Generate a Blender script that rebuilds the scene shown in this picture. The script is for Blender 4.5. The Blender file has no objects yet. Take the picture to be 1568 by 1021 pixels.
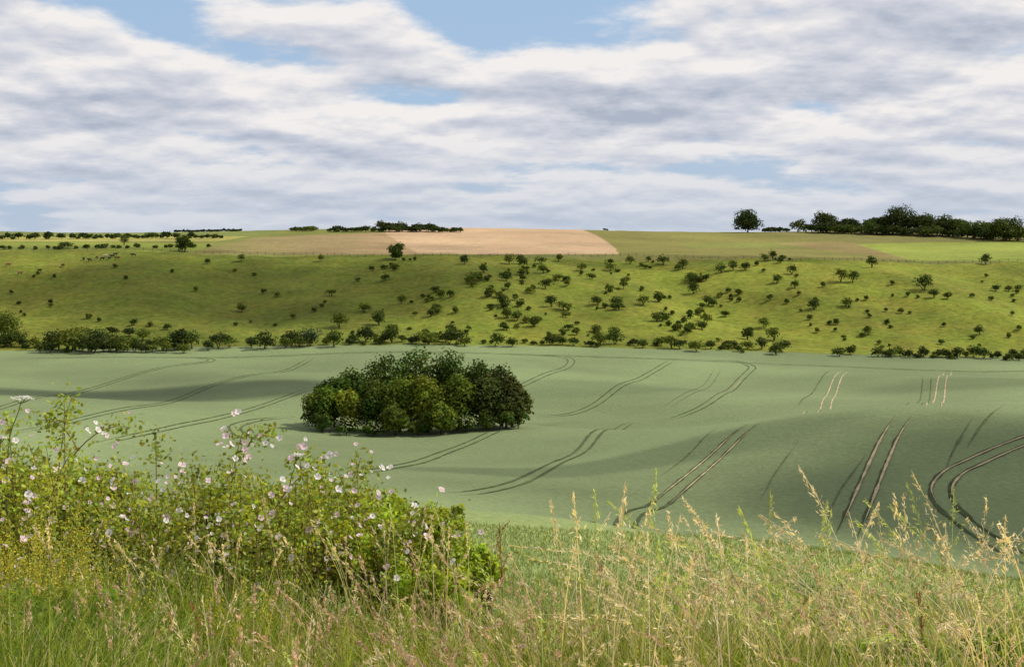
import bpy, math, numpy as np
from mathutils import Vector
R = np.random.default_rng(7)
F = 2154.0; CX = 784.0; EYE = 360.0; ZC = 60.0
scene = bpy.context.scene

# ------------------------------------------------------------------ sun
AZ = math.radians(76); EL = math.radians(46)
SUN = np.array([math.sin(AZ)*math.cos(EL), math.cos(AZ)*math.cos(EL), math.sin(EL)])

# ------------------------------------------------------------------ terrain
near = [(0,None,1.7),(2,None,1.7),(4,None,1.8),(6,None,2.1),(9,None,3.0),(12,None,4.0),(30,None,8.9)]
def far(c,b1,b0,sk,sd=850):
    return [(c[0],c[1]),(460,c[1]-24),(500,c[1]-64),(550,b1),(600,b0),(640,b0-9),(700,b0-18),(sd,sk),(sd+60,sk+4),(sd+160,sk+16),(2000,sk+16),(7000,362)]
cols = {
 -300:[(60,850),(90,740),(125,700),(180,665),(235,630),(310,590),(380,556)]+far((425,540),418,384,352),
 0:[(60,860),(90,760),(125,722),(180,682),(235,642),(310,597),(380,560)]+far((425,540),418,384,352),
 300:[(60,880),(90,785),(125,752),(180,702),(235,652),(310,602),(380,565)]+far((430,535),420,386,351),
 600:[(60,880),(90,772),(120,764),(150,737),(185,702),(235,657),(320,600),(390,560)]+far((430,530),424,391,352),
 850:[(60,890),(92,786),(120,834),(150,757),(185,702),(215,662),(235,656),(270,654),(320,606),(390,560)]+far((430,533),424,391,351),
 1150:[(60,900),(82,820),(100,852),(115,852),(135,792),(155,722),(182,650),(205,654),(240,668),(280,630),(320,600),(400,560)]+far((430,541),430,398,350),
 1400:[(60,920),(77,855),(95,890),(110,888),(125,822),(150,732),(180,640),(198,628),(235,658),(280,624),(370,576)]+far((430,549),432,400,350),
 1568:[(60,940),(72,888),(95,926),(110,916),(120,856),(145,752),(170,674),(196,617),(230,648),(270,618),(300,602),(400,566)]+far((435,552),434,397,360),
 1900:[(60,940),(72,888),(95,926),(110,916),(120,856),(145,752),(170,674),(196,610),(230,640),(270,612),(300,602),(400,566)]+far((435,552),434,397,368),
}
TD = np.exp(np.linspace(math.log(10), math.log(7010), 1400)) - 10
sk = sorted(cols)
prof = []
for k in sk:
    pts = [(d,z) for d,_,z in near] + [(d,(y-EYE)/F*d) for d,y in cols[k]]
    a = np.array(pts); prof.append(np.interp(TD, a[:,0], a[:,1]))
prof = np.array(prof)
S = np.linspace(-0.7,0.7,141)
sc = (np.array(sk)-CX)/F
TAB = np.array([np.interp(S, sc, prof[:,j]) for j in range(len(TD))]).T
def blur(a,w,ax):
    k = np.hanning(w+2)[1:-1]; k/=k.sum()
    pad=[(0,0),(0,0)]; pad[ax]=(w//2,w//2)
    return np.apply_along_axis(lambda v: np.convolve(v,k,'valid'), ax, np.pad(a,pad,mode='edge'))
TAB = blur(TAB,23,1); TAB = blur(TAB,13,0)
LT = np.log(TD+10); 
wv = [(R.uniform(0,6.28), R.uniform(6,26), R.uniform(0,6.28)) for _ in range(10)]
def h(x,y):
    x=np.asarray(x,float); y=np.asarray(y,float)
    s = x/np.sqrt(np.maximum(y,0)**2+25)
    fi = np.clip((s+0.7)/1.4*140,0,139.999); i=fi.astype(int); fi=fi-i
    fj = (np.log(np.clip(y,0,6990)+10)-LT[0])/(LT[1]-LT[0]); j=np.clip(fj.astype(int),0,1398); fj=fj-j
    z = TAB[i,j]*(1-fi)*(1-fj)+TAB[i+1,j]*fi*(1-fj)+TAB[i,j+1]*(1-fi)*fj+TAB[i+1,j+1]*fi*fj
    rel=0
    for a,l,p in wv: rel = rel+np.sin((x*math.cos(a)+y*math.sin(a))*6.283/l+p)
    amp = 0.11*np.clip((y-425)/20,0,1)*np.clip((640-y)/40,0.3,1)
    big = 1.7*np.sin(x/17+1.0+y/50)*np.sin(y/28+x/60+.5)*np.clip((y-120)/80,0,1)*np.clip((430-y)/60,0,1)
    hil = 2.6*np.sin(x/24+.6+y/70)*np.clip((y-440)/60,0,1)*np.clip((640-y)/80,0,1)+1.2*np.sin(x/9.5+y/33)*np.clip((y-440)/60,0,1)*np.clip((600-y)/80,0,1)
    top_ = 1.6*np.sin(x/60+2.4)*np.clip((y-640)/120,0,1)
    return ZC - z + rel*amp + big + hil + top_
DD = np.exp(np.linspace(math.log(35), math.log(1100), 6000))
def P(px,py):
    s=(px-CX)/F; k=(py-EYE)/F
    g=h(s*DD,DD)-(ZC-k*DD)
    idx=np.argmax(g>=0)
    if g[idx]<0: idx=np.argmin(np.abs(DD-845))
    d=DD[idx]; return np.array([s*d,d,float(h(s*d,d))])

# ------------------------------------------------------------------ materials
def newmat(name):
    m=bpy.data.materials.new(name); m.use_nodes=True
    nt=m.node_tree; nt.nodes.clear()
    return m,nt,nt.nodes,nt.links
def attr_mat(name, trans=0.35, rough=0.6, spec=0.25, tint=(1.15,1.1,0.55)):
    m,nt,N,L=newmat(name)
    out=N.new('ShaderNodeOutputMaterial'); a=N.new('ShaderNodeAttribute'); a.attribute_name='col'
    p=N.new('ShaderNodeBsdfPrincipled'); p.inputs['Roughness'].default_value=rough; p.inputs['Specular IOR Level'].default_value=spec
    L.new(a.outputs['Color'],p.inputs['Base Color'])
    if trans>0:
        t=N.new('ShaderNodeBsdfTranslucent'); mu=N.new('ShaderNodeMix'); mu.data_type='RGBA'; mu.blend_type='MULTIPLY'
        mu.inputs[0].default_value=1; mu.inputs[7].default_value=(*tint,1)
        L.new(a.outputs['Color'],mu.inputs[6]); L.new(mu.outputs[2],t.inputs['Color'])
        mx=N.new('ShaderNodeMixShader'); mx.inputs[0].default_value=trans
        L.new(p.outputs[0],mx.inputs[1]); L.new(t.outputs[0],mx.inputs[2]); L.new(mx.outputs[0],out.inputs[0])
    else: L.new(p.outputs[0],out.inputs[0])
    return m
M_leaf=attr_mat('tree_leaves',0.3,.75,.08)
M_fleaf=attr_mat('hedge_plant_leaves',0.45,0.55,0.2,(1.5,1.4,0.45))
M_grass=attr_mat('grass_blades',0.4,0.6,0.2,(1.35,1.25,0.55))
M_petal=attr_mat('petals',0.4,0.6,0.1,(1,0.95,0.95))
M_bark=attr_mat('bark_stems',0.0,0.85,0.1)

# ------------------------------------------------------------------ mesh builder
class MB:
    def __init__(s): s.V=[];s.C=[];s.M=[]
    def add(s,V,col,mat=0):
        V=np.asarray(V,float); n=len(V)
        if n==0: return
        s.V.append(V); c=np.empty((n,3)); c[:]=col; s.C.append(c); s.M.append(np.full(n,mat,np.int32))
    def build(s,name,mats,origin=None):
        V=np.concatenate(s.V); C=np.concatenate(s.C); M=np.concatenate(s.M); n=len(V)
        o=np.zeros(3) if origin is None else np.asarray(origin,float)
        me=bpy.data.meshes.new(name)
        me.vertices.add(n*4); me.vertices.foreach_set('co',(V.reshape(-1,3)-o).astype(np.float32).ravel())
        me.loops.add(n*4); me.loops.foreach_set('vertex_index',np.arange(n*4,dtype=np.int32))
        me.polygons.add(n); me.polygons.foreach_set('loop_start',np.arange(0,n*4,4,dtype=np.int32))
        me.polygons.foreach_set('loop_total',np.full(n,4,np.int32)); me.polygons.foreach_set('material_index',M)
        ca=me.color_attributes.new('col','FLOAT_COLOR','POINT')
        cc=np.ones((n,4,4),np.float32); cc[:,:,:3]=C[:,None,:]; ca.data.foreach_set('color',cc.ravel())
        for m in mats: me.materials.append(m)
        me.update(calc_edges=True)
        ob=bpy.data.objects.new(name,me); ob.location=o; scene.collection.objects.link(ob); return ob
def unit(v): return v/np.maximum(np.linalg.norm(v,axis=-1,keepdims=True),1e-9)
def leafq(c,n,L,W,dirv=None):
    n=unit(n); r=R.normal(size=c.shape) if dirv is None else dirv
    t=unit(r-n*(r*n).sum(-1,keepdims=True)); b=np.cross(n,t)
    L=np.reshape(L,(-1,1)); W=np.reshape(W,(-1,1))
    return np.stack([c-t*L,c+b*W,c+t*L,c-b*W],1)
def tube(mb,pts,rad,col,mat,sides=6):
    pts=np.asarray(pts,float); rad=np.asarray(rad,float)
    tan=unit(np.gradient(pts,axis=0)); ref=np.array([0.3,0.9,0.1])
    u=unit(np.cross(tan,ref)); v=np.cross(tan,u)
    a=np.arange(sides+1)/sides*2*math.pi
    ring=pts[:,None]+rad[:,None,None]*(u[:,None]*np.cos(a)[None,:,None]+v[:,None]*np.sin(a)[None,:,None])
    Q=np.stack([ring[:-1,:-1],ring[:-1,1:],ring[1:,1:],ring[1:,:-1]],2).reshape(-1,4,3)
    mb.add(Q,col,mat)
def crown(mb,c,r,lobes,n,size,col,mat=0,lr=0.46,var=0.25,low=-0.8,rr=(.35,.68)):
    c=np.asarray(c,float); r=np.asarray(r,float)
    d=unit(R.normal(size=(lobes,3))); d[:,2]=np.clip(d[:,2],low,1)
    rad=R.uniform(rr[0],rr[1],(lobes,1)); LC=c+d*rad*r
    LR=R.uniform(0.75,1.2,(lobes,1))*lr*r
    k=R.integers(0,lobes,n)
    dn=unit(R.normal(size=(n,3))); dn[:,2]=np.where(dn[:,2]<-0.4,-dn[:,2],dn[:,2])
    lump=1+0.2*np.sin(dn[:,:1]*5+k[:,None])*np.sin(dn[:,2:]*6+k[:,None]*2)
    pos=LC[k]+dn*LR[k]*lump*R.uniform(0.62,1.1,(n,1))
    nrm=dn+R.normal(size=(n,3))*0.4
    lv=R.uniform(1-var,1+var,(lobes,1))*np.array([1,1,1]); lv[:,0]*=R.uniform(0.85,1.25,lobes)
    cc=np.asarray(col)*lv[k]*R.uniform(0.7,1.3,(n,1))
    L=size*R.uniform(0.6,1.25,n)
    mb.add(leafq(pos,nrm,L,L*0.7),cc,mat)
    return LC
BARK=(0.06,0.048,0.035)
def tree(name,x,y,ht,rx,col,n=5000,lobes=22,size=0.27,low=0.1,extra=None,var=.3,lr=.46):
    z=float(h(x,y)); mb=MB()
    c=np.array([x,y,z+ht*(0.5+low*0.5)]); r=np.array([rx,rx,ht*(0.5-low*0.5)])
    LC=crown(mb,c,r,lobes,n,size,col,0,var=var,lr=lr)
    tr=ht*0.028
    tp=[[x,y,z-0.3],[x+.1,y,z+ht*.2],[x+R.normal()*.3,y,z+ht*.45],[x+R.normal()*.3,y,z+ht*.75]]
    tube(mb,tp,[tr*1.3,tr,tr*.7,tr*.2],BARK,1,8)
    for q in LC[:12]:
        s0=np.array([x,y,z+ht*R.uniform(.15,.5)]); m=(s0+q)/2+np.array([0,0,ht*.03])
        tube(mb,[s0,m,q],[tr*.5,tr*.3,tr*.08],BARK,1,5)
    if extra:
        k=extra; d=unit(R.normal(size=(k,3))); d[:,1]=-abs(d[:,1]); d[:,2]=abs(d[:,2])
        pos=c+d*r*R.uniform(.8,1.05,(k,1))
        mb.add(leafq(pos,d+np.array([0,0,.8]),R.uniform(.09,.16,k),R.uniform(.08,.14,k)),(0.40,0.41,0.20),2)
    return mb.build(name,[M_leaf,M_bark,M_petal],(x,y,z))
def bush(mb,x,y,ht,rx,col,n=260,lobes=7,size=0.3):
    z=float(h(x,y))
    c=np.array([x,y,z+ht*.42]); r=np.array([rx,rx,ht*.58])
    LC=crown(mb,c,r,lobes,n,size,col,0,lr=.54,rr=(.15,.52),low=-.5)
    for q in LC[:3]: tube(mb,[[x,y,z-.2],(np.array([x,y,z])+q)/2,q],[ht*.03,ht*.02,ht*.008],BARK,1,4)

# ------------------------------------------------------------------ ground sheet
u=np.concatenate([np.linspace(-1.5,-0.45,34),np.linspace(-0.44,0.44,560),np.linspace(0.45,1.5,34)])
d=np.concatenate([np.linspace(-15,0,10),np.arange(0.5,15,0.4),np.exp(np.arange(math.log(15),math.log(70),0.014)),
   np.arange(70.5,250,0.9),np.arange(250,440,1.2),np.arange(440,610,1.0),np.arange(610,870,1.8),np.exp(np.linspace(math.log(872),math.log(7000),45))])
U,D=np.meshgrid(u,d); X=U*(np.abs(D)+12*np.exp(-np.abs(D)/60)); Y=D
Z=h(X,Y)
nr,nc=X.shape
px=CX+F*X/np.maximum(Y,1); py=EYE+F*(ZC-Z)/np.maximum(Y,1)
def inpoly(poly):
    ins=np.zeros(px.shape,bool); p=np.array(poly,float)
    for a in range(len(p)):
        x1,y1=p[a]; x2,y2=p[(a+1)%len(p)]
        if y1==y2: continue
        c=((y1>py)!=(y2>py))&(px<(x2-x1)*(py-y1)/(y2-y1)+x1); ins^=c
    return ins
C=np.zeros((nr,nc,3)); RO=np.zeros((nr,nc))
crop=np.array([0.150,0.186,0.080]); C[:]=crop
nb=np.clip((100-Y)/20,0,1)[...,None]; C=C*(1-nb)+np.array([0.175,0.215,0.066])*nb
C[Y<12.5]=(0.05,0.06,0.02)
botd=np.interp((X/np.maximum(Y,1))*F+CX,sk,[cols[k][-12][0]+3 for k in sk])
past=(Y>botd); C[past]=(0.098,0.122,0.0145); RO[past]=1
tt=np.clip((px-500)/700,0,1)[...,None]; C=np.where(past[...,None],C*(1-tt)+np.array([0.136,0.162,0.0175])*tt,C)
tt=np.clip((220-px)/250,0,1)[...,None]; C=np.where(past[...,None],C*(1-tt)+np.array([0.132,0.155,0.019])*tt,C)
top=Y>602
C[top]=(0.15,0.16,0.038); RO[top]=0.5
plateau=lambda poly:inpoly(poly)&(Y>598)&(Y<905)
TAN=[(645,389.5),(622,378),(604,366),(590,358),(598,345),(870,345),(893,352),(915,361),(932,372),(942,380),(948,389.5)]
for poly,c in [
 ([(-400,386),(300,386),(330,372),(-400,368)],(0.15,0.18,0.028)),
 ([(-400,368),(330,370),(380,362),(-400,362)],(0.26,0.25,0.06)),
 ([(-400,362),(420,362),(440,345),(-400,345)],(0.14,0.165,0.04)),
 ([(290,389),(330,378),(400,362),(470,358),(600,354),(650,390)],'g'),
 ([(380,364),(430,355),(600,349),(600,356),(470,360)],(0.15,0.165,0.036)),
 (TAN,(0.375,0.265,0.15)),
 ([(949,390),(942,380),(932,372),(915,361),(893,352),(870,344),(1150,344),(1300,372),(1370,400),(949,400)],(0.157,0.152,0.038)),
 ([(1040,372),(1260,372),(1290,380),(1060,380)],(0.15,0.165,0.036)),
 ([(1180,372),(1290,370),(1350,378),(1385,397),(1270,384)],(0.195,0.158,0.056)),
 ([(1310,374),(1568,366),(1900,366),(1900,400),(1400,400)],(0.20,0.24,0.040)),
 ([(1150,340),(1900,340),(1900,366),(1568,370),(1300,372),(1200,360)],(0.155,0.15,0.042)),
]:
    mk=plateau(poly)
    if c=='g':
        t_=np.clip((px[mk]-300)/320,0,1)[:,None]; C[mk]=np.array([.15,.145,.042])*(1-t_)+np.array([.27,.19,.095])*t_
    else: C[mk]=c
RO[plateau(TAN)]=0.4
C=blur(C.reshape(nr,-1),3,0).reshape(nr,nc,3)
me=bpy.data.meshes.new('ground')
me.vertices.add(nr*nc); me.vertices.foreach_set('co',np.stack([X,Y,Z],-1).astype(np.float32).ravel())
I=np.arange(nr*nc).reshape(nr,nc); Q=np.stack([I[:-1,:-1],I[:-1,1:],I[1:,1:],I[1:,:-1]],-1).reshape(-1)
nf=len(Q)//4
me.loops.add(nf*4); me.loops.foreach_set('vertex_index',Q.astype(np.int32))
me.polygons.add(nf); me.polygons.foreach_set('loop_start',np.arange(0,nf*4,4,dtype=np.int32)); me.polygons.foreach_set('loop_total',np.full(nf,4,np.int32))
me.polygons.foreach_set('use_smooth',np.ones(nf,bool))
ca=me.color_attributes.new('col','FLOAT_COLOR','POINT'); ca.data.foreach_set('color',np.concatenate([C,RO[...,None]],-1).astype(np.float32).ravel())
me.update(calc_edges=True)
ground=bpy.data.objects.new('ground',me); scene.collection.objects.link(ground)
m,nt,N,L=newmat('fields')
out=N.new('ShaderNodeOutputMaterial'); bs=N.new('ShaderNodeBsdfPrincipled'); bs.inputs['Roughness'].default_value=0.9; bs.inputs['Specular IOR Level'].default_value=0.08
bs.inputs['Sheen Roughness'].default_value=0.4; bs.inputs['Sheen Tint'].default_value=(.85,1,.7,1)
at=N.new('ShaderNodeAttribute'); at.attribute_name='col'; geo=N.new('ShaderNodeNewGeometry')
def noise(scale,detail,rough=0.6,vec=None):
    n=N.new('ShaderNodeTexNoise'); n.inputs['Scale'].default_value=scale; n.inputs['Detail'].default_value=detail; n.inputs['Roughness'].default_value=rough
    L.new(vec or geo.outputs['Position'],n.inputs['Vector']); return n.outputs['Fac']
def mr(v,a,b,c,dd):
    n=N.new('ShaderNodeMapRange'); L.new(v,n.inputs[0])
    for i,k in enumerate((a,b,c,dd)): n.inputs[i+1].default_value=k
    return n.outputs[0]
def mth(op,a,b):
    n=N.new('ShaderNodeMath'); n.operation=op
    for i,k in enumerate((a,b)):
        if isinstance(k,(int,float)): n.inputs[i].default_value=k
        else: L.new(k,n.inputs[i])
    return n.outputs[0]
L.new(mr(at.outputs['Alpha'],0,.3,.07,0),bs.inputs['Sheen Weight'])
fineP=mr(noise(0.45,8,0.74),0.3,0.7,0.52,1.48); patch=mr(noise(0.022,5),0.3,0.7,0.66,1.34)
fineC=mr(noise(1.6,6,0.75),0.3,0.7,0.76,1.24); patchC=mr(noise(0.014,5,0.55),0.3,0.7,0.70,1.30)
pm=mth('MULTIPLY',fineP,patch); cm=mth('MULTIPLY',fineC,patchC)
mixf=N.new('ShaderNodeMix'); L.new(at.outputs['Alpha'],mixf.inputs[0]); L.new(cm,mixf.inputs[2]); L.new(pm,mixf.inputs[3])
vm=N.new('ShaderNodeVectorMath'); vm.operation='SCALE'; L.new(at.outputs['Color'],vm.inputs[0]); L.new(mixf.outputs[0],vm.inputs['Scale'])
hue=N.new('ShaderNodeMix'); hue.data_type='RGBA'; hue.blend_type='MULTIPLY'; hue.inputs[7].default_value=(1.3,1.05,1.3,1)
hf=mth('MULTIPLY',mr(noise(0.07,6,0.65),0.42,0.68,0,1),at.outputs['Alpha']); L.new(hf,hue.inputs[0]); L.new(vm.outputs[0],hue.inputs[6])
L.new(hue.outputs[2],bs.inputs['Base Color'])
bp=N.new('ShaderNodeBump'); bp.inputs['Strength'].default_value=0.5; bp.inputs['Distance'].default_value=0.5
L.new(noise(1.1,6,0.7),bp.inputs['Height']); L.new(bp.outputs[0],bs.inputs['Normal']); L.new(bs.outputs[0],out.inputs[0])
me.materials.append(m)

# ------------------------------------------------------------------ tramlines
def smooth_path(w,step=1.2):
    w=np.array(w); p=np.vstack([2*w[0]-w[1],w,2*w[-1]-w[-2]]); o=[]
    for i in range(1,len(p)-2):
        n=max(2,int(np.linalg.norm(p[i+1]-p[i])/step)); t=np.linspace(0,1,n,endpoint=False)[:,None]
        o.append(.5*((2*p[i])+(-p[i-1]+p[i+1])*t+(2*p[i-1]-5*p[i]+4*p[i+1]-p[i+2])*t**2+(-p[i-1]+3*p[i]-3*p[i+1]+p[i+2])*t**3))
    return np.concatenate(o+[w[-1:]])
DK=(0.056,0.070,0.030); SOIL=(0.40,0.31,0.19); MID=(0.095,0.118,0.05); DM=(0.073,0.092,0.038)  # dark greens paint the shaded sides of the crop grooves; SOIL is bare earth
tr=MB()
def tram(pts,col=DK,gap=0.95,hw=0.15,single=False,off=0.0):
    w=smooth_path([P(a,b)[:2] for a,b in pts]); t=unit(np.gradient(w,axis=0)); nn=np.stack([-t[:,1],t[:,0]],-1)
    L_=len(w); endt=np.clip(np.minimum(np.arange(L_),np.arange(L_)[::-1])/10,.1,1)
    for sgn in ([0] if single else [-1,1]):
        ph=R.uniform(0,6)
        ww=(hw*(1+.3*np.sin(np.arange(L_)*.9+ph)*np.sin(np.arange(L_)*.23+ph)+.2*R.normal(size=L_))*endt)[:,None]
        cen=nn*(sgn*gap+off); a=w+cen-nn*ww; b=w+cen+nn*ww
        A=np.column_stack([a,h(a[:,0],a[:,1])+.07+abs(off)*.3]); B=np.column_stack([b,h(b[:,0],b[:,1])+.07+abs(off)*.3])
        q=np.stack([A[:-1],B[:-1],B[1:],A[1:]],1); cc=np.array(col)*R.uniform(.8,1.2,(len(q),1))
        tr.add(q,cc,0)
big_=[(1700,640),(1568,675),(1530,690),(1490,708),(1458,724),(1440,748),(1450,775),(1485,806),(1525,832),(1568,856),(1640,880)]
tram(big_,DK,1.0,.26)
tram(big_[:7],SOIL,1.0,.13,off=.12)
t2=[(1384,637),(1364,665),(1345,705),(1328,745),(1305,800),(1296,822)]
tram(t2,DK,.95,.22); tram(t2[:5],SOIL,.95,.13,off=.13)
tram([(1452,568),(1440,600),(1430,626)],SOIL,.95,.14)
t3=[(1160,647),(1148,652),(1110,685),(1062,728),(1010,772),(960,800),(925,804)]
tram(t3,DK,.9,.24); tram(t3[1:5],SOIL,.9,.08,off=.1)
tram([(1060,549),(1095,551),(1130,554),(1152,563),(1128,588),(1092,612),(1040,638),(1000,646)],DM,.95,.16)
tram([(1140,575),(1115,598),(1080,617)],SOIL,.6,.07,single=True)
tram([(985,648),(950,656),(900,680),(850,710),(800,736),(740,752),(690,757)],DM,.9,.22)
tram([(1030,552),(1015,560),(980,580),(930,606),(885,631),(840,637),(806,637)],DM,.95,.15)
tram([(780,656),(760,660),(720,678),(670,697),(620,712),(540,728)],DM,.9,.18)
tram([(780,542),(815,544),(850,546),(875,553),(845,570),(800,590),(760,603)],DM,.95,.13)
tram([(250,546),(300,548),(322,553),(240,565),(130,598),(0,625),(-80,640)],DM,.95,.14)
tram([(480,546),(380,575),(300,600),(220,622),(110,645),(0,665)],DM,.95,.14)
tram([(480,594),(400,622),(350,636),(260,655),(150,680)],DM,.95,.16)
tram([(388,676),(366,664),(362,652),(395,643),(460,636)],DM,.95,.2)
tram([(560,640),(640,655),(900,643)],MID,.95,.1)
tram([(1298,568),(1275,600),(1240,636)],SOIL,.95,.13); tram([(1270,568),(1245,600),(1222,622)],MID,single=True)
tram([(1640,562),(1568,568),(1300,562),(1150,556),(900,546),(700,540),(470,543),(200,547),(0,549)],MID,.95,.17)
tram([(820,850),(900,858),(1130,886),(1400,925),(1600,960)],DM,.95,.12)
tram([(1420,577),(1400,622)],MID,.95,.1); tram([(1100,565),(1060,600),(1020,625)],MID,.95,.08)
tram([(1535,622),(1500,655),(1478,690)],MID,single=True); tram([(1490,640),(1460,690),(1448,720)],MID,single=True)
tram([(1270,644),(1345,637)],DM,single=True)
tram([(1330,690),(1290,745),(1265,795)],MID,single=True,hw=.1); tram([(1225,672),(1190,720),(1165,765)],MID,single=True,hw=.1)
tram([(1100,655),(1060,690),(1010,730)],MID,single=True,hw=.1)
tr.build('tramlines',[attr_mat('tramline_soil_and_shade',0,.95,.05)])

# ------------------------------------------------------------------ fence along the down
fe=MB(); fp=smooth_path([P(a,b)[:2] for a,b in [(-60,385),(120,383),(300,388),(450,391),(700,393),(950,392),(1200,400),(1400,402),(1640,399)]],3.5)
fz=h(fp[:,0],fp[:,1])
for (x,y),z in zip(fp,fz): tube(fe,[[x,y,z-.2],[x,y,z+.6],[x,y,z+1.25]],[.09,.09,.08],(.1,.085,.06),0,4)
for k in (.35,.75,1.15): tube(fe,np.column_stack([fp,fz+k]),np.full(len(fp),.04),(.08,.075,.06),0,4)
fe.build('post_and_wire_fence',[M_bark])

# ------------------------------------------------------------------ scrub on hillside
G1=(0.056,0.084,0.014); G2=(0.095,0.125,0.018); G0=(0.038,0.058,0.013)
sb=MB()
def sbush(a,b,hp,wf=.66,col=None,n=None):
    p=P(a,b); s=hp*p[1]/F
    bush(sb,p[0],p[1],s,s*wf,col or (G1 if R.random()<.55 else G2),n or int(80+hp*14),int(4+hp/4),size=.24+hp*.006)
for q in [(318,404,10),(370,401,13),(492,400,11),(712,405,16),(780,405,18),(797,404,16),(855,400,13),(965,404,15),(1045,412,18),(1038,414,12),(1122,414,16),(1142,414,16),(1212,420,17),(1335,410,20),(1288,432,22),(1305,432,20),(1415,445,28),(1430,456,16),(1450,458,14),(1510,405,20),(1525,446,12),(1545,446,12),(1560,445,12),(1190,434,15),(1217,441,15),(1062,450,20),(1247,474,20),(1295,470,18),(1170,502,18),(1145,520,22),(1185,522,22),(1330,513,16),(1280,497,10),(1500,512,16),(1380,480,10),(1518,460,8),(1445,500,8),(520,502,28),(580,498,24),(845,470,20),(558,478,18),(370,478,17),(205,498,12),(135,488,10),(78,465,8),(448,488,9),(403,450,9),(300,447,9),(425,455,9),(590,430,12),(615,465,14),(660,485,14),(697,480,12),(745,455,12),(690,455,12),(735,430,12),(800,430,12),(933,405,12),(770,505,14),(818,500,16),(1075,505,16),(1110,485,12),(1132,462,9),(1115,448,9),(1075,430,9),(1260,440,9),(1180,460,10),(1205,465,8),(1240,490,10),(230,500,10),(255,505,12)]: sbush(*q)
k=0
while k<62:
    a=R.normal(840,200); b=R.uniform(402,524)
    if not(455<a<1230) or (a<560 and b>470 and R.random()<.6) or (a>1060 and R.random()<.5): continue
    k+=1; m_=R.integers(1,8); sp=R.uniform(10,26)
    for _ in range(m_):
        t_=R.normal(); sbush(a+t_*sp+R.normal()*4,float(np.clip(b-t_*sp*.35+R.normal()*5,399,529)),R.choice([4,5,6,7,8,9,11,13,17]),R.uniform(.55,1.0))
for _ in range(40): sbush(R.uniform(1180,1568),R.uniform(415,535),R.uniform(4,9))
for _ in range(18): sbush(R.uniform(0,460),R.uniform(405,500),R.uniform(4,8))
sb.build('hawthorn_scrub',[M_leaf,M_bark])

hb=MB()
def hedge(mb,pts,hlo,hhi,sp=.55,cols_=(G0,G1,G2),jit=3,nmul=19,wf=.8,size=.3):
    pts=np.array(pts,float); a=pts[0,0]
    while a<pts[-1,0]:
        b=np.interp(a,pts[:,0],pts[:,1])+R.uniform(-jit,jit*.3); hp=hlo+(hhi-hlo)*R.random()**1.4
        p=P(a,b); s=hp*p[1]/F; g=max(1,hp/26)
        bush(mb,p[0],p[1],s,s*wf*R.uniform(.8,1.25),cols_[R.integers(len(cols_))],int((60+hp*nmul)*g),int(8*g),size*min(g,1.3))
        a+=hp*sp*R.uniform(.5,2.1)
hedge(hb,[(-60,528),(60,535),(200,541),(305,535)],16,38,.62)
hedge(hb,[(40,540),(300,540)],8,20,.8,jit=5)
hedge(hb,[(120,520),(300,522)],8,22,1.2,jit=8)
hedge(hb,[(-60,516),(26,518)],38,52,.5)
hedge(hb,[(90,538),(150,541)],34,46,.6)
hedge(hb,[(318,536),(352,534)],14,26,.6)
hedge(hb,[(385,534),(480,531)],16,30,.6)
hedge(hb,[(475,531),(505,530)],26,30,.6,((0.05,0.085,0.04),))
hedge(hb,[(500,530),(700,526)],12,30,.52,jit=5)
hedge(hb,[(700,528),(960,533)],6,26,1.0,jit=6)
hedge(hb,[(965,534),(1205,542)],6,26,.75,jit=6)
hedge(hb,[(1285,546),(1312,546)],14,18,.6)
hedge(hb,[(1345,548),(1640,552)],7,20,.45)
hb.build('hedgerow',[M_leaf,M_bark])

uh=MB()
hedge(uh,[(448,354),(488,354)],6,9,.5,(G1,G2),1,20,.9,.5)
hedge(uh,[(505,355),(705,356)],6,12,.5,(G0,G1),1,20,.9,.5)
hedge(uh,[(585,355),(618,355)],14,18,.5,(G0,),1,20,.9,.6); hedge(uh,[(638,355),(664,355)],12,15,.5,(G0,),1,20,.9,.6)
hedge(uh,[(1172,354),(1206,354)],8,11,.5,(G0,),1,20,.9,.6); hedge(uh,[(1222,356),(1600,368)],12,22,.42,(G0,G1),1,20,.9,.6)
hedge(uh,[(1490,366),(1640,373)],16,32,.5,(G1,G2,G0),1,20,.9,.6)
hedge(uh,[(-60,367),(340,365)],5,12,.9,(G0,G1),1,20,.9,.5); hedge(uh,[(-60,383),(330,379)],4,8,2.0,(G1,),1,20,.9,.5)
hedge(uh,[(925,353),(932,353)],3,4,.9,(G0,),0)
hedge(uh,[(190,376),(205,376)],16,20,1.,(G1,),1); hedge(uh,[(95,381),(110,381)],10,12,1.,(G1,),1)
for a in np.arange(272,372,2.6): 
    p=P(a,354); s=R.uniform(3,5)*p[1]/F; bush(uh,p[0],p[1]-5,s,s*.8,G0,60,4,.5)
uh.build('upland_hedge',[M_leaf,M_bark])
def ptree(name,a,b,hp,wp,col,**kw):
    p=P(a,b); tree(name,p[0],p[1],hp*p[1]/F,wp/2*p[1]/F*1.08,col,**kw)
for a,b,hp,wp,c in [(1145,352,36,48,G0),(1265,356,34,42,G0),(1300,356,24,36,G0),(1337,357,24,34,G0),(1362,358,30,34,G0),(1383,358,46,52,G0),(1412,359,31,48,G0),(1443,361,30,46,G0),(1468,362,28,32,G1),(1512,366,26,40,G1),(1540,369,39,50,G1)]:
    ptree('oak_tree',a,b,hp,wp,c,n=3200,lobes=26,size=.60,low=-.12,lr=.48)
ptree('hawthorn_tree',605,398,27,30,G1,n=1700,lobes=12,size=.42,low=-.08)
ptree('hawthorn_tree',283,386,28,28,G1,n=1700,lobes=12,size=.42,low=-.08)

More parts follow.
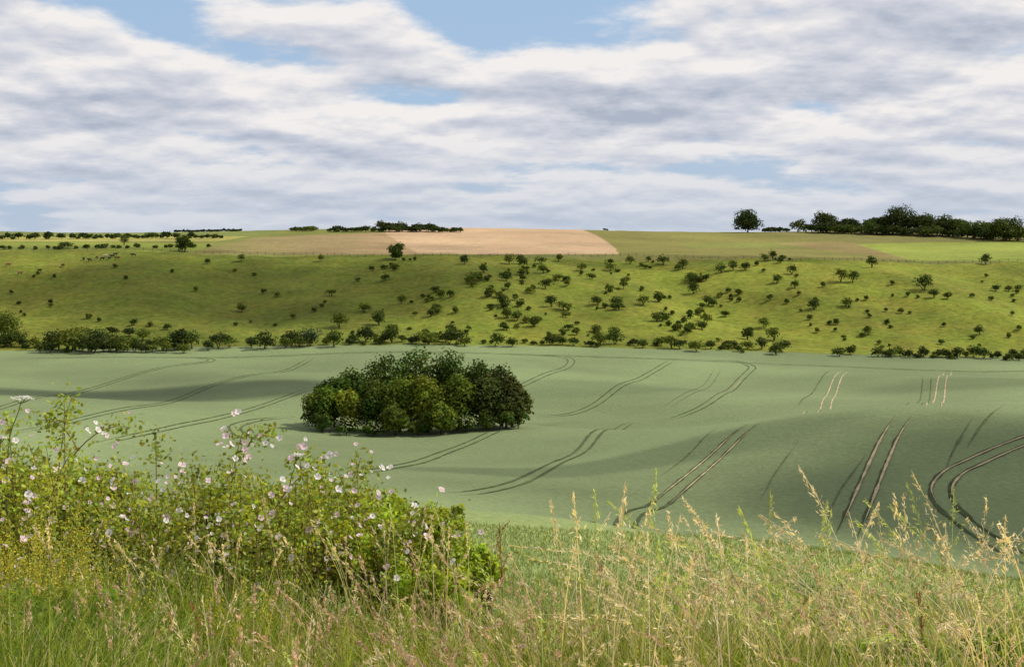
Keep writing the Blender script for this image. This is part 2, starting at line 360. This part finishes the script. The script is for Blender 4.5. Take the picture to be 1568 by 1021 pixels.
# ------------------------------------------------------------------ copse
def w(pxx,dd): return (pxx-CX)/F*dd
K0=(0.048,0.082,0.011); K1=(0.080,0.120,0.013); K2=(0.145,0.185,0.017); K3=(0.056,0.072,0.014)
for a,dd,ht,rx,c in [(492,240,7.5,3.4,K1),(512,246,9.2,4.0,K0),(545,250,10.4,4.6,K0),(590,253,12,5.0,K0),(640,256,12.6,5.2,K0),(690,256,12.4,5.0,K0),(735,252,11.2,4.8,K0),(768,249,10.6,4.4,K3),(784,246,9.2,3.3,K3),
                   (535,241,7.2,3.3,K2),(570,242,9,4.0,K0),(612,241,9.6,4.2,K1),(655,240,9.2,4.0,K2),(700,242,9.5,4.2,K1),(742,243,9,3.8,K3),(775,243,7.5,3.5,K3),
                   (605,236,5.0,2.8,K1),(675,236.5,5.2,2.8,K1)]:
    tree('copse_tree',w(a,dd),dd,ht,rx,c,n=4400,lobes=28,size=.29,low=-.04,var=.5)
for a,dd,ht,rx in [(492,237,3.4,2.2),(530,234.5,3.2,2.4),(572,235,2.6,2.1),(713,238,3.2,2.1),(640,236,2.8,2.4),(745,239,3.2,2.4),(775,240,3.4,2.4),(793,242,3.4,2.0)]:
    tree('elder_bush',w(a,dd),dd,ht,rx,K0,n=1400,lobes=10,size=.22,low=-.05,extra=(75 if a in(530,572,713) else 0))

# ------------------------------------------------------------------ cattle
def make_cow(col,name):
    vs=[(0,0,1.0),(.45,0,1.02),(.85,0,1.05),(1.15,0,1.25),(1.45,0,1.2),(1.68,0,1.0),(-.45,0,1.02),(-.7,0,.98),(-.82,0,.6)]
    rs=[.36,.36,.33,.19,.15,.09,.36,.28,.03]; es=[(0,1),(1,2),(2,3),(3,4),(4,5),(0,6),(6,7),(7,8)]
    for sx,base in ((.75,2),(-.6,7)):
        for sy in (-.2,.2):
            i=len(vs); k=.08 if sx>0 else -.08
            vs+= [(sx,sy,.7),(sx+k,sy,.38),(sx,sy,.02)]; rs+=[.13,.07,.06]; es+=[(base,i),(i,i+1),(i+1,i+2)]
    for sy in(-1,1):
        i=len(vs); vs.append((1.36,sy*.24,1.3)); rs.append(.04); es.append((4,i))
    me=bpy.data.meshes.new(name); me.from_pydata(vs,es,[]); me.materials.append(col)
    ob=bpy.data.objects.new(name,me); scene.collection.objects.link(ob)
    sm=ob.modifiers.new('skin','SKIN')
    for v,r in zip(me.skin_vertices[0].data,rs): v.radius=(r,r); 
    me.skin_vertices[0].data[0].use_root=True
    ob.modifiers.new('sub','SUBSURF').levels=1
    return ob
def solid(name,c):
    m,nt,N,L=newmat(name); o=N.new('ShaderNodeOutputMaterial'); p=N.new('ShaderNodeBsdfPrincipled'); p.inputs['Roughness'].default_value=.8
    n=N.new('ShaderNodeTexNoise'); n.inputs['Scale'].default_value=1.5; r=N.new('ShaderNodeValToRGB'); r.color_ramp.elements[0].position=.45; r.color_ramp.elements[1].position=.55
    r.color_ramp.elements[0].color=(*c,1); r.color_ramp.elements[1].color=(*[k*.55 for k in c],1)
    L.new(n.outputs['Fac'],r.inputs[0]); L.new(r.outputs[0],p.inputs['Base Color']); L.new(p.outputs[0],o.inputs[0]); return m
hm=[solid('hide_dark',(.03,.022,.018)),solid('hide_red',(.22,.085,.035)),solid('hide_cream',(.5,.4,.28))]
for i,(a,b,mi) in enumerate([(128,399,0),(138,401,0),(148,397,1),(156,399,0),(160,395,2),(167,398,0),(173,395,0),(179,398,1),(176,392,0),(96,409,1),(30,421,1),(60,417,0),(205,393,0),(12,408,1)]):
    p=P(a,b); ob=make_cow(hm[mi],'cow'); ob.location=(p[0],p[1],p[2]); ob.rotation_euler[2]=R.choice([0,3.14])+R.normal()*.6

# ------------------------------------------------------------------ foreground meadow
def ribbons(base,ht,lean,width,segs=4,curve=1.0,tip=0.1,wang=None):
    n=len(base); t=np.linspace(0,1,segs+1)
    ll=np.linalg.norm(lean,axis=1)
    zz=ht[:,None]*(t[None]-0.35*curve*np.minimum(ll,1.2)[:,None]*t[None]**3)
    xy=lean[:,None,:]*(ht[:,None]*t[None]**2.0)[...,None]
    c=np.concatenate([base[:,None,:2]+xy,(base[:,2:3]+zz)[...,None]],-1)
    a=R.uniform(-.9,.9,n) if wang is None else wang
    wd=np.stack([np.cos(a),np.sin(a),np.zeros(n)],-1)
    ww=np.reshape(width,(-1,1))*np.interp(t,[0,.4,1],[.8,1,tip])[None]
    A=c-wd[:,None]*ww[...,None]/2; B=c+wd[:,None]*ww[...,None]/2
    return np.stack([A[:,:-1],B[:,:-1],B[:,1:],A[:,1:]],2).reshape(-1,4,3),c
def patchn(x,y,s=1.0,p=0): return .5+.25*(np.sin(x*2.1*s+p)+np.sin(y*1.7*s+x*.9*s+1.3+p))
def scatter(n,d0,d1,pl=-60,pr=1640,bias=1.0):
    dd=d0+(d1-d0)*R.random(n)**bias; pp=R.uniform(pl,pr,n); x=(pp-CX)/F*dd
    return x,dd,pp
GREEN=np.array([.14,.215,.022]); YG=np.array([.30,.36,.04]); STR=np.array([.56,.47,.25])
gm=MB()
n=105000
x,y,pp=scatter(n,3.6,12.6,bias=1.1)
base=np.column_stack([x,y,h(x,y)-.02])
left=np.clip((820-pp)/300,0,1)
ht=R.uniform(.22,.60,n)*(1+.35*left)*(.65+.6*patchn(x,y,1.3))
lean=R.normal(size=(n,2))*.42+np.array([-.08,0])
k=R.random(n); pt=patchn(x,y,.9,2); straw=(k<(.05+.12*(1-left)+.13*pt))
yg=(R.random(n)<.30+.45*patchn(x,y,1.7,4))
col=np.where(straw[:,None],STR,np.where(yg[:,None],YG,GREEN))*R.uniform(.5,1.25,(n,1))
V,_=ribbons(base,ht,lean,R.uniform(.004,.008,n),3)
gm.add(V,np.repeat(col,3,0),0)
gm.build('meadow_grass',[M_grass])

sg=MB()
def stems(n,d0,d1,pl,pr,h0,h1,lean,colr,kind,wd=1.0,K=28,Lk=1.0):
    x,y,pp=scatter(n,d0,d1,pl,pr)
    base=np.column_stack([x,y,h(x,y)-.02]); ht=R.uniform(h0,h1,n)
    ln=R.normal(size=(n,2))*lean+np.array([-.14,0])
    col=np.asarray(colr)*R.uniform(.7,1.2,(n,1)); gr=(R.random(n)<.25)[:,None]; col=np.where(gr,col*np.array([.62,.85,.4]),col)
    V,c=ribbons(base,ht,ln,R.uniform(.0030,.0044,n)*wd,7,tip=.5); sg.add(V,np.repeat(col,7,0),0)
    t=R.uniform(.80 if kind=='panicle' else .87,1.0,(n,K)); f=t*7; i=np.minimum(f.astype(int),6); f=(f-i)[...,None]
    ii=np.arange(n)[:,None]; pos=c[ii,i]*(1-f)+c[ii,i+1]*f; tan=unit(c[ii,i+1]-c[ii,i])
    sp=(1.03-t)*.10
    off=R.normal(size=(n,K,3))*sp[...,None]*.7; off[...,2]*=.4
    if kind=='panicle': off[...,2]-=.01; dirv=unit(tan*1.1+R.normal(size=(n,K,3))*.3+unit(off)*.3); Ls=R.uniform(.008,.014,(n,K))*Lk; W=.22
    else: off=R.normal(size=(n,K,3))*.004; dirv=unit(tan+R.normal(size=(n,K,3))*.3); Ls=R.uniform(.007,.011,(n,K))*Lk; W=.34
    q=(pos+off).reshape(-1,3)
    cc=np.repeat(col*1.1,K,0)*R.uniform(.7,1.2,(n*K,1))
    nn=R.normal(size=q.shape)+np.array([0.5,-1,0.3])
    sg.add(leafq(q,nn,Ls.ravel(),Ls.ravel()*W,dirv.reshape(-1,3)),cc,0)
ST2=(.70,.58,.36); ST3=(.55,.39,.27)
stems(60,4.6,6.0,1180,1640,1.0,1.24,.36,ST2,'panicle',1.15,50,1.1)
stems(32,4.6,6.0,860,1180,.90,1.18,.38,ST2,'panicle',1.15,50,1.1)
stems(210,4.3,8.5,840,1640,.75,1.06,.35,ST2,'panicle')
stems(300,4.3,10.5,680,1640,.5,.88,.35,ST2,'panicle')
stems(380,4.3,9.5,560,1640,.45,.9,.3,ST3,'spike')
stems(200,4.2,6.6,-60,900,.42,.75,.35,ST2,'panicle')
stems(320,4.2,7.0,-60,900,.4,.78,.3,ST3,'spike')
stems(90,6.2,7.4,60,760,.85,1.1,.25,ST2,'spike')
sg.build('flowering_grass',[M_grass])

# ------------------------------------------------------------------ dog rose
env_x=[-80,0,60,105,140,200,250,300,350,400,450,500,550,600,650,700,760]
env_y=[635,650,680,655,672,700,722,712,680,700,722,708,695,738,758,785,835]
rb=MB()
nC=250
ppx=R.uniform(-120,690,nC); dy=R.uniform(7.0,8.9,nC)
bx=(ppx-CX)/F*dy+R.normal(size=nC)*.12
tipx=ppx+R.normal(size=nC)*55
ytop=np.interp(tipx,env_x,env_y)+np.abs(R.normal(size=nC))*46
tx=(tipx-CX)/F*dy; tz=ZC-(ytop-EYE)/F*dy
bz=h(bx,dy)
t=np.linspace(0,1,9)
LEAFC=np.array([.215,.27,.034])
def cane(b,tp,droop):
    arch=np.array([0,0,1])*(.12+droop)
    m=(b+tp)/2+arch; tt=t[:,None]
    return (1-tt)**2*b+2*tt*(1-tt)*m+tt**2*tp
allp=[];tips=[]
def put_cane(b,tp,droop,nl,r0=.004,c=(.24,.12,.08)):
    p=cane(b,tp,droop); tube(rb,p,np.linspace(r0,.0014,9),c,1,4)
    tt=R.uniform(.25,1,nl)**.7; f=tt*8; i=np.minimum(f.astype(int),7); f=(f-i)[:,None]
    q=p[i]*(1-f)+p[i+1]*f; allp.append(q+R.normal(size=(nl,3))*.04*np.array([1,1,.8])); tips.append(p[4:])
for i in range(nC):
    put_cane(np.array([bx[i],dy[i],bz[i]]),np.array([tx[i],dy[i]-R.uniform(0,.5),tz[i]]),R.uniform(0,.35),115)
for (a,b,a2,b2) in [(100,760,98,605),(85,760,108,612),(110,700,200,655),(120,690,60,645),(240,780,238,668),(350,780,372,662),(372,700,410,670),(300,780,290,712),(540,790,553,700),(470,790,455,693),(20,740,10,640),(420,780,500,715)]:
    dd=7.2; put_cane(np.array([(a-CX)/F*dd,dd,ZC-(b-EYE)/F*dd]),np.array([(a2-CX)/F*dd,dd,ZC-(b2-EYE)/F*dd]),.0,95,.0035)
q=np.concatenate(allp)
nn=R.normal(size=q.shape)*.7+np.array([.2,-.3,.7]); Ls=R.uniform(.009,.018,len(q))
clump=.65+.7*patchn(q[:,0]*2.2,q[:,2]*3)
cc=LEAFC*R.uniform(.55,1.5,(len(q),1))*clump[:,None]; cc[:,0]*=R.uniform(.8,1.35,len(q))
rb.add(leafq(q,nn,Ls,Ls*.62),cc,0)
def flower(mb,c,nrm,r,col):
    nrm=unit(nrm); a=unit(np.cross(nrm,np.array([.1,.2,1.0]))); b=np.cross(nrm,a); o=R.uniform(0,6)
    for k in range(5):
        an=o+k*1.2566+R.normal()*.12; dv=a*math.cos(an)+b*math.sin(an); sv=np.cross(nrm,dv); up=nrm*r*R.uniform(.1,.5)
        mb.add([[c+dv*r*.08,c+dv*r*.72+sv*r*.5+up,c+dv*r*1.0+up*1.1,c+dv*r*.72-sv*r*.5+up]],np.array(col)*R.uniform(.85,1.05),2)
    mb.add([[c+nrm*r*.12+a*r*.2,c+nrm*r*.12+b*r*.2,c+nrm*r*.12-a*r*.2,c+nrm*r*.12-b*r*.2]],(.6,.45,.08),2)
tp=np.concatenate(tips)
tp=tp[(tp[:,1]<8.0)]
cl=tp[R.integers(len(tp),size=70)]
k=0
while k<560:
    s=tp[R.integers(len(tp))] if R.random()<.45 else cl[R.integers(70)]+R.normal(size=3)*np.array([.10,.05,.08])
    c=s+R.normal(size=3)*np.array([.05,.03,.05])+np.array([0,-.16,.01])
    flower(rb,c,np.array([.15+R.normal()*.6,-.6+R.normal()*.5,.7]),R.uniform(.009,.022),(.88,.66,.72) if R.random()<.6 else (.90,.84,.83)); k+=1
rb.build('dog_rose_bush',[M_fleaf,M_bark,M_petal])

def leafy(name,specs,col,size,n,asp=.55):
    mb=MB()
    for a,b,dd,rx,rz in specs:
        c=np.array([(a-CX)/F*dd,dd,ZC-(b-EYE)/F*dd])
        crown(mb,c,(rx,rx*.9,rz),16,n,size,col,0,lr=.34,var=.4,rr=(.3,1.0))
        for _ in range(16):
            e=c+unit(R.normal(size=3))*np.array([rx,rx,rz])*R.uniform(.8,1.45); e[2]=max(e[2],c[2])
            b0=np.array([c[0]+R.normal()*.05,c[1],float(h(c[0],c[1]))]); tube(mb,[b0,(c+e)/2,e],[.004,.003,.0015],(.15,.13,.05),1,4)
            m_=34; f=R.random((m_,1))*.6; ps=e+(c-e)*f+R.normal(size=(m_,3))*.018; Ls=size*R.uniform(.6,1.1,m_)
            mb.add(leafq(ps,R.normal(size=(m_,3))+[.2,-.2,.8],Ls,Ls*.55),np.array(col)*R.uniform(.7,1.4,(m_,1)),0)
    return mb.build(name,[M_fleaf,M_bark])
leafy('dogwood_shrub',[(640,840,7.6,.20,.22),(700,880,7.5,.17,.18),(590,800,7.8,.20,.14),(650,930,7.2,.25,.2),(735,880,7.6,.10,.18),(672,800,7.8,.12,.12),(560,850,7.4,.2,.2)],(.28,.37,.035),.016,1400)
leafy('rose_undergrowth',[(60,800,7.9,.4,.28),(200,830,8.0,.4,.25),(330,840,8.0,.4,.25),(460,840,8.0,.4,.28),(560,870,7.9,.35,.25),(-40,800,7.9,.4,.28),(20,740,8.3,.35,.15),(150,745,8.3,.35,.12),(360,775,8.2,.35,.12),(480,775,8.2,.35,.12)],(.20,.245,.033),.017,1900)
leafy('nettle_patch',[(1370,1000,6.2,.16,.12),(1300,1020,6.2,.14,.1),(1525,1005,6.2,.14,.12),(1420,1025,6.0,.18,.1),(90,950,6.0,.3,.15),(200,990,5.8,.3,.15),(30,1000,5.6,.25,.15),(1120,1030,6.2,.2,.08)],(.15,.23,.03),.017,600)
bd=MB()
for a,b,dd in [(60,850,6.4),(30,820,6.5),(90,820,6.5),(150,775,7.0),(40,790,6.8),(160,910,6.0),(330,930,6.0),(60,900,6.1),(10,860,6.2),(110,870,6.3)]:
    c=np.array([(a-CX)/F*dd,dd,ZC-(b-EYE)/F*dd])
    for s in range(22):
        tpp=c+R.normal(size=3)*np.array([.14,.15,.07]); b0=np.array([tpp[0]+R.normal()*.06,tpp[1]+R.normal()*.05,float(h(tpp[0],tpp[1]))])
        tube(bd,[b0,(b0+tpp)/2+R.normal(size=3)*.015,tpp],[.0018,.0016,.001],(.22,.26,.04),1,3)
        n=40; f=R.random((n,1))**.8; pos=tpp+(b0-tpp)*f*.28+R.normal(size=(n,3))*.014*(.4+f)
        bd.add(leafq(pos,R.normal(size=(n,3))+[0,-.5,.8],R.uniform(.004,.007,n),R.uniform(.003,.005,n)),np.array([.62,.53,.05])*R.uniform(.6,1.2,(n,1)),0)
bd.build('ladys_bedstraw',[M_petal,M_bark])
for a,b,dd,hh in [(765,800,7.0,.9),(300,930,5.6,.4),(1408,905,5.6,.5)]:
    dk=MB()
    tpp=np.array([(a-CX)/F*dd,dd,ZC-(b-EYE)/F*dd]); b0=np.array([tpp[0]+.04,dd,float(h(tpp[0],dd))])
    tube(dk,[b0,(b0+tpp)/2,tpp],[.004,.003,.002],(.3,.16,.06),1,5)
    for j in range(7):
        s0=tpp+(b0-tpp)*(.04+.05*j); e=s0+np.array([R.normal()*.03,R.normal()*.02,.05+.01*j])
        tube(dk,[s0,(s0+e)/2,e],[.0015,.0015,.001],(.3,.16,.06),1,3)
        n=26; f=R.random((n,1)); pos=s0+(e-s0)*f+R.normal(size=(n,3))*.004
        dk.add(leafq(pos,R.normal(size=(n,3)),R.uniform(.003,.006,n),R.uniform(.003,.004,n)),np.array([.42,.2,.08])*R.uniform(.6,1.2,(n,1)),0)
    dk.build('dock_plant',[M_petal,M_bark])
for a,b,a0,b0 in [(33,606,8,720),(2,668,-6,740),(455,694,440,780)]:
    um=MB(); dd=7.1
    T=np.array([(a-CX)/F*dd,dd,ZC-(b-EYE)/F*dd]); B=np.array([(a0-CX)/F*dd,dd+.02,ZC-(b0-EYE)/F*dd]); G=np.array([B[0]-.02,dd+.05,float(h(B[0],dd))])
    J=T-np.array([.005,0,.04])
    tube(um,smooth_path([G,B,J],.05),np.linspace(.005,.0025,len(smooth_path([G,B,J],.05))),(.13,.17,.05),1,5)
    rr=.055 if a==33 else .025
    for s in range(22):
        an=R.uniform(0,6.28); q=rr*math.sqrt(R.random()); e=T+np.array([math.cos(an)*q,math.sin(an)*q,-.25*q+R.normal()*.002])
        tube(um,[J,(J+e)/2+[0,0,-.004],e],[.0011,.0009,.0008],(.15,.2,.06),1,3)
        n=16; pos=e+R.normal(size=(n,3))*np.array([.006,.006,.0025]); um.add(leafq(pos,R.normal(size=(n,3))*.4+[0,-.2,1],np.full(n,.0032),np.full(n,.003)),(.75,.74,.66),0)
    um.build('hogweed_plant',[M_petal,M_bark])

# ------------------------------------------------------------------ wheat crop close by
wc=MB(); n=90000
y=13+ (82-13)*R.random(n)**1.25; x=(R.uniform(560,1640,n)-CX)/F*y
base=np.column_stack([x,y,h(x,y)-.05]); sz=np.clip(y/20,.9,3.0)
V,_=ribbons(base,R.uniform(.12,.26,n)*np.clip(sz,.8,1.3),R.normal(size=(n,2))*.35,.011*sz,2,tip=.3)
wcol=np.where((R.random(n)<.3)[:,None],np.array([.28,.32,.13]),np.array([.165,.22,.068]))*R.uniform(.65,1.25,(n,1))
wc.add(V,np.repeat(wcol,2,0),0); wc.build('wheat_crop',[M_grass])

# ------------------------------------------------------------------ shadow clouds: sheets out of view, added to cast shade on the fields
def cloud_mat(op):
    m,nt,N,L=newmat('shadow_cloud_sheet')
    o=N.new('ShaderNodeOutputMaterial'); tc=N.new('ShaderNodeTexCoord'); ln=N.new('ShaderNodeVectorMath'); ln.operation='LENGTH'; L.new(tc.outputs['Object'],ln.inputs[0])
    no=N.new('ShaderNodeTexNoise'); no.inputs['Scale'].default_value=1.8; no.inputs['Detail'].default_value=3; L.new(tc.outputs['Object'],no.inputs[0])
    s=N.new('ShaderNodeMath'); s.operation='MULTIPLY_ADD'; L.new(no.outputs['Fac'],s.inputs[0]); s.inputs[1].default_value=.4; L.new(ln.outputs['Value'],s.inputs[2])
    mp=N.new('ShaderNodeMapRange'); mp.interpolation_type='SMOOTHSTEP'; L.new(s.outputs[0],mp.inputs[0])
    for i,k in enumerate((.88,1.30,op,0)): mp.inputs[i+1].default_value=k
    tr_=N.new('ShaderNodeBsdfTransparent'); df=N.new('ShaderNodeBsdfDiffuse'); df.inputs[0].default_value=(.85,.85,.87,1); tl=N.new('ShaderNodeBsdfTranslucent'); tl.inputs[0].default_value=(.8,.82,.86,1)
    a=N.new('ShaderNodeMixShader'); a.inputs[0].default_value=.25; L.new(df.outputs[0],a.inputs[1]); L.new(tl.outputs[0],a.inputs[2])
    b=N.new('ShaderNodeMixShader'); L.new(mp.outputs[0],b.inputs[0]); L.new(tr_.outputs[0],b.inputs[1]); L.new(a.outputs[0],b.inputs[2]); L.new(b.outputs[0],o.inputs[0])
    return m
for cx,cy,rx,ry,rot,op in [(80,146,62,38,0.10,.95),(16,174,32,10,.15,.5),(-75,308,60,24,.1,.9),(-95,530,115,58,0,.7),(70,600,110,22,0,.35),(15,335,40,16,0,.3),(130,325,50,20,0,.35)]:
    gz=float(h(cx,cy)); c=np.array([cx,cy,gz])+SUN*(360/SUN[2])
    g=np.linspace(-1.3,1.3,21); A,B=np.meshgrid(g,g); Zc=.10*np.maximum(0,1-A**2-B**2)+.03*np.sin(A*7)*np.cos(B*6)
    me=bpy.data.meshes.new('shadow_cloud'); I=np.arange(441).reshape(21,21)
    me.from_pydata(np.stack([A,B,Zc],-1).reshape(-1,3).tolist(),[],np.stack([I[:-1,:-1],I[:-1,1:],I[1:,1:],I[1:,:-1]],-1).reshape(-1,4).tolist())
    me.materials.append(cloud_mat(op)); ob=bpy.data.objects.new('shadow_cloud',me); ob.location=c; ob.scale=(rx,ry,60); ob.rotation_euler[2]=rot; scene.collection.objects.link(ob)

# ------------------------------------------------------------------ sun + sky
sl=bpy.data.lights.new('sun','SUN'); sl.energy=5.0; sl.angle=math.radians(.5); sl.color=(1,.95,.85)
so=bpy.data.objects.new('sun',sl); so.rotation_euler=Vector(SUN).to_track_quat('Z','Y').to_euler(); so.location=(100,50,200); scene.collection.objects.link(so)
wd=bpy.data.worlds.new('World'); scene.world=wd; wd.use_nodes=True
nt=wd.node_tree; N=nt.nodes; L=nt.links; N.clear()
out=N.new('ShaderNodeOutputWorld'); bg=N.new('ShaderNodeBackground'); bg.inputs[1].default_value=.1; L.new(bg.outputs[0],out.inputs[0])
sky=N.new('ShaderNodeTexSky'); sky.sky_type='NISHITA'; sky.sun_disc=False; sky.sun_elevation=EL; sky.sun_rotation=AZ
tc=N.new('ShaderNodeTexCoord'); sx=N.new('ShaderNodeSeparateXYZ'); L.new(tc.outputs['Generated'],sx.inputs[0])
zp=mth('MAXIMUM',sx.outputs[2],0.0)
z0=mth('ADD',zp,.21)
def proj(zz):
    cb=N.new('ShaderNodeCombineXYZ')
    L.new(mth('DIVIDE',sx.outputs[0],zz),cb.inputs[0]); L.new(mth('DIVIDE',sx.outputs[1],zz),cb.inputs[1]); cb.inputs[2].default_value=3.7
    return cb.outputs[0]
p0=proj(z0); p1=proj(mth('ADD',z0,mth('MULTIPLY',mth('MULTIPLY',z0,z0),.085)))
n0=noise(2.4,7,.53,p0); n1=noise(2.4,7,.53,p1); b0_=noise(.95,2,.5,p0)
dens=mth('ADD',mth('MULTIPLY',n0,.6),mth('MULTIPLY',b0_,.4))
cov=mth('ADD',dens,mr(zp,.08,.17,.03,-.004))
mask=mr(cov,.395,.47,0,1); mask.node.interpolation_type='SMOOTHSTEP'
lit=mth('ADD',mth('MULTIPLY',mth('SUBTRACT',n0,n1),3.8),mr(dens,.42,.60,.78,.36))
ramp=N.new('ShaderNodeValToRGB'); e=ramp.color_ramp.elements
e[0].position=.14; e[0].color=(4.2,4.7,5.7,1); e[1].position=.88; e[1].color=(8.9,8.6,8.45,1)
x=ramp.color_ramp.elements.new(.5); x.color=(6.3,6.5,7.2,1)
L.new(lit,ramp.inputs[0])
mx=N.new('ShaderNodeMix'); mx.data_type='RGBA'; L.new(mask,mx.inputs[0])
blue=N.new('ShaderNodeMix'); blue.data_type='RGBA'; blue.inputs[0].default_value=.75; L.new(sky.outputs[0],blue.inputs[6]); blue.inputs[7].default_value=(3.9,5.6,8.0,1)
L.new(blue.outputs[2],mx.inputs[6]); L.new(ramp.outputs[0],mx.inputs[7])
hz=N.new('ShaderNodeMix'); hz.data_type='RGBA'; L.new(mr(zp,0,.08,.70,0),hz.inputs[0]); L.new(mx.outputs[2],hz.inputs[6]); hz.inputs[7].default_value=(5.2,5.9,7.0,1)
L.new(hz.outputs[2],bg.inputs[0])

# ------------------------------------------------------------------ camera
cam=bpy.data.cameras.new('camera'); cam.sensor_width=36; cam.lens=36*F/1568; cam.shift_y=-(510.5-EYE)/1568; cam.clip_end=20000; cam.clip_start=.1
co=bpy.data.objects.new('camera',cam); co.location=(0,0,ZC); co.rotation_euler=(math.radians(90),0,0); scene.collection.objects.link(co); scene.camera=co
scene.view_settings.view_transform='Standard'; scene.view_settings.look='None'; scene.view_settings.exposure=0
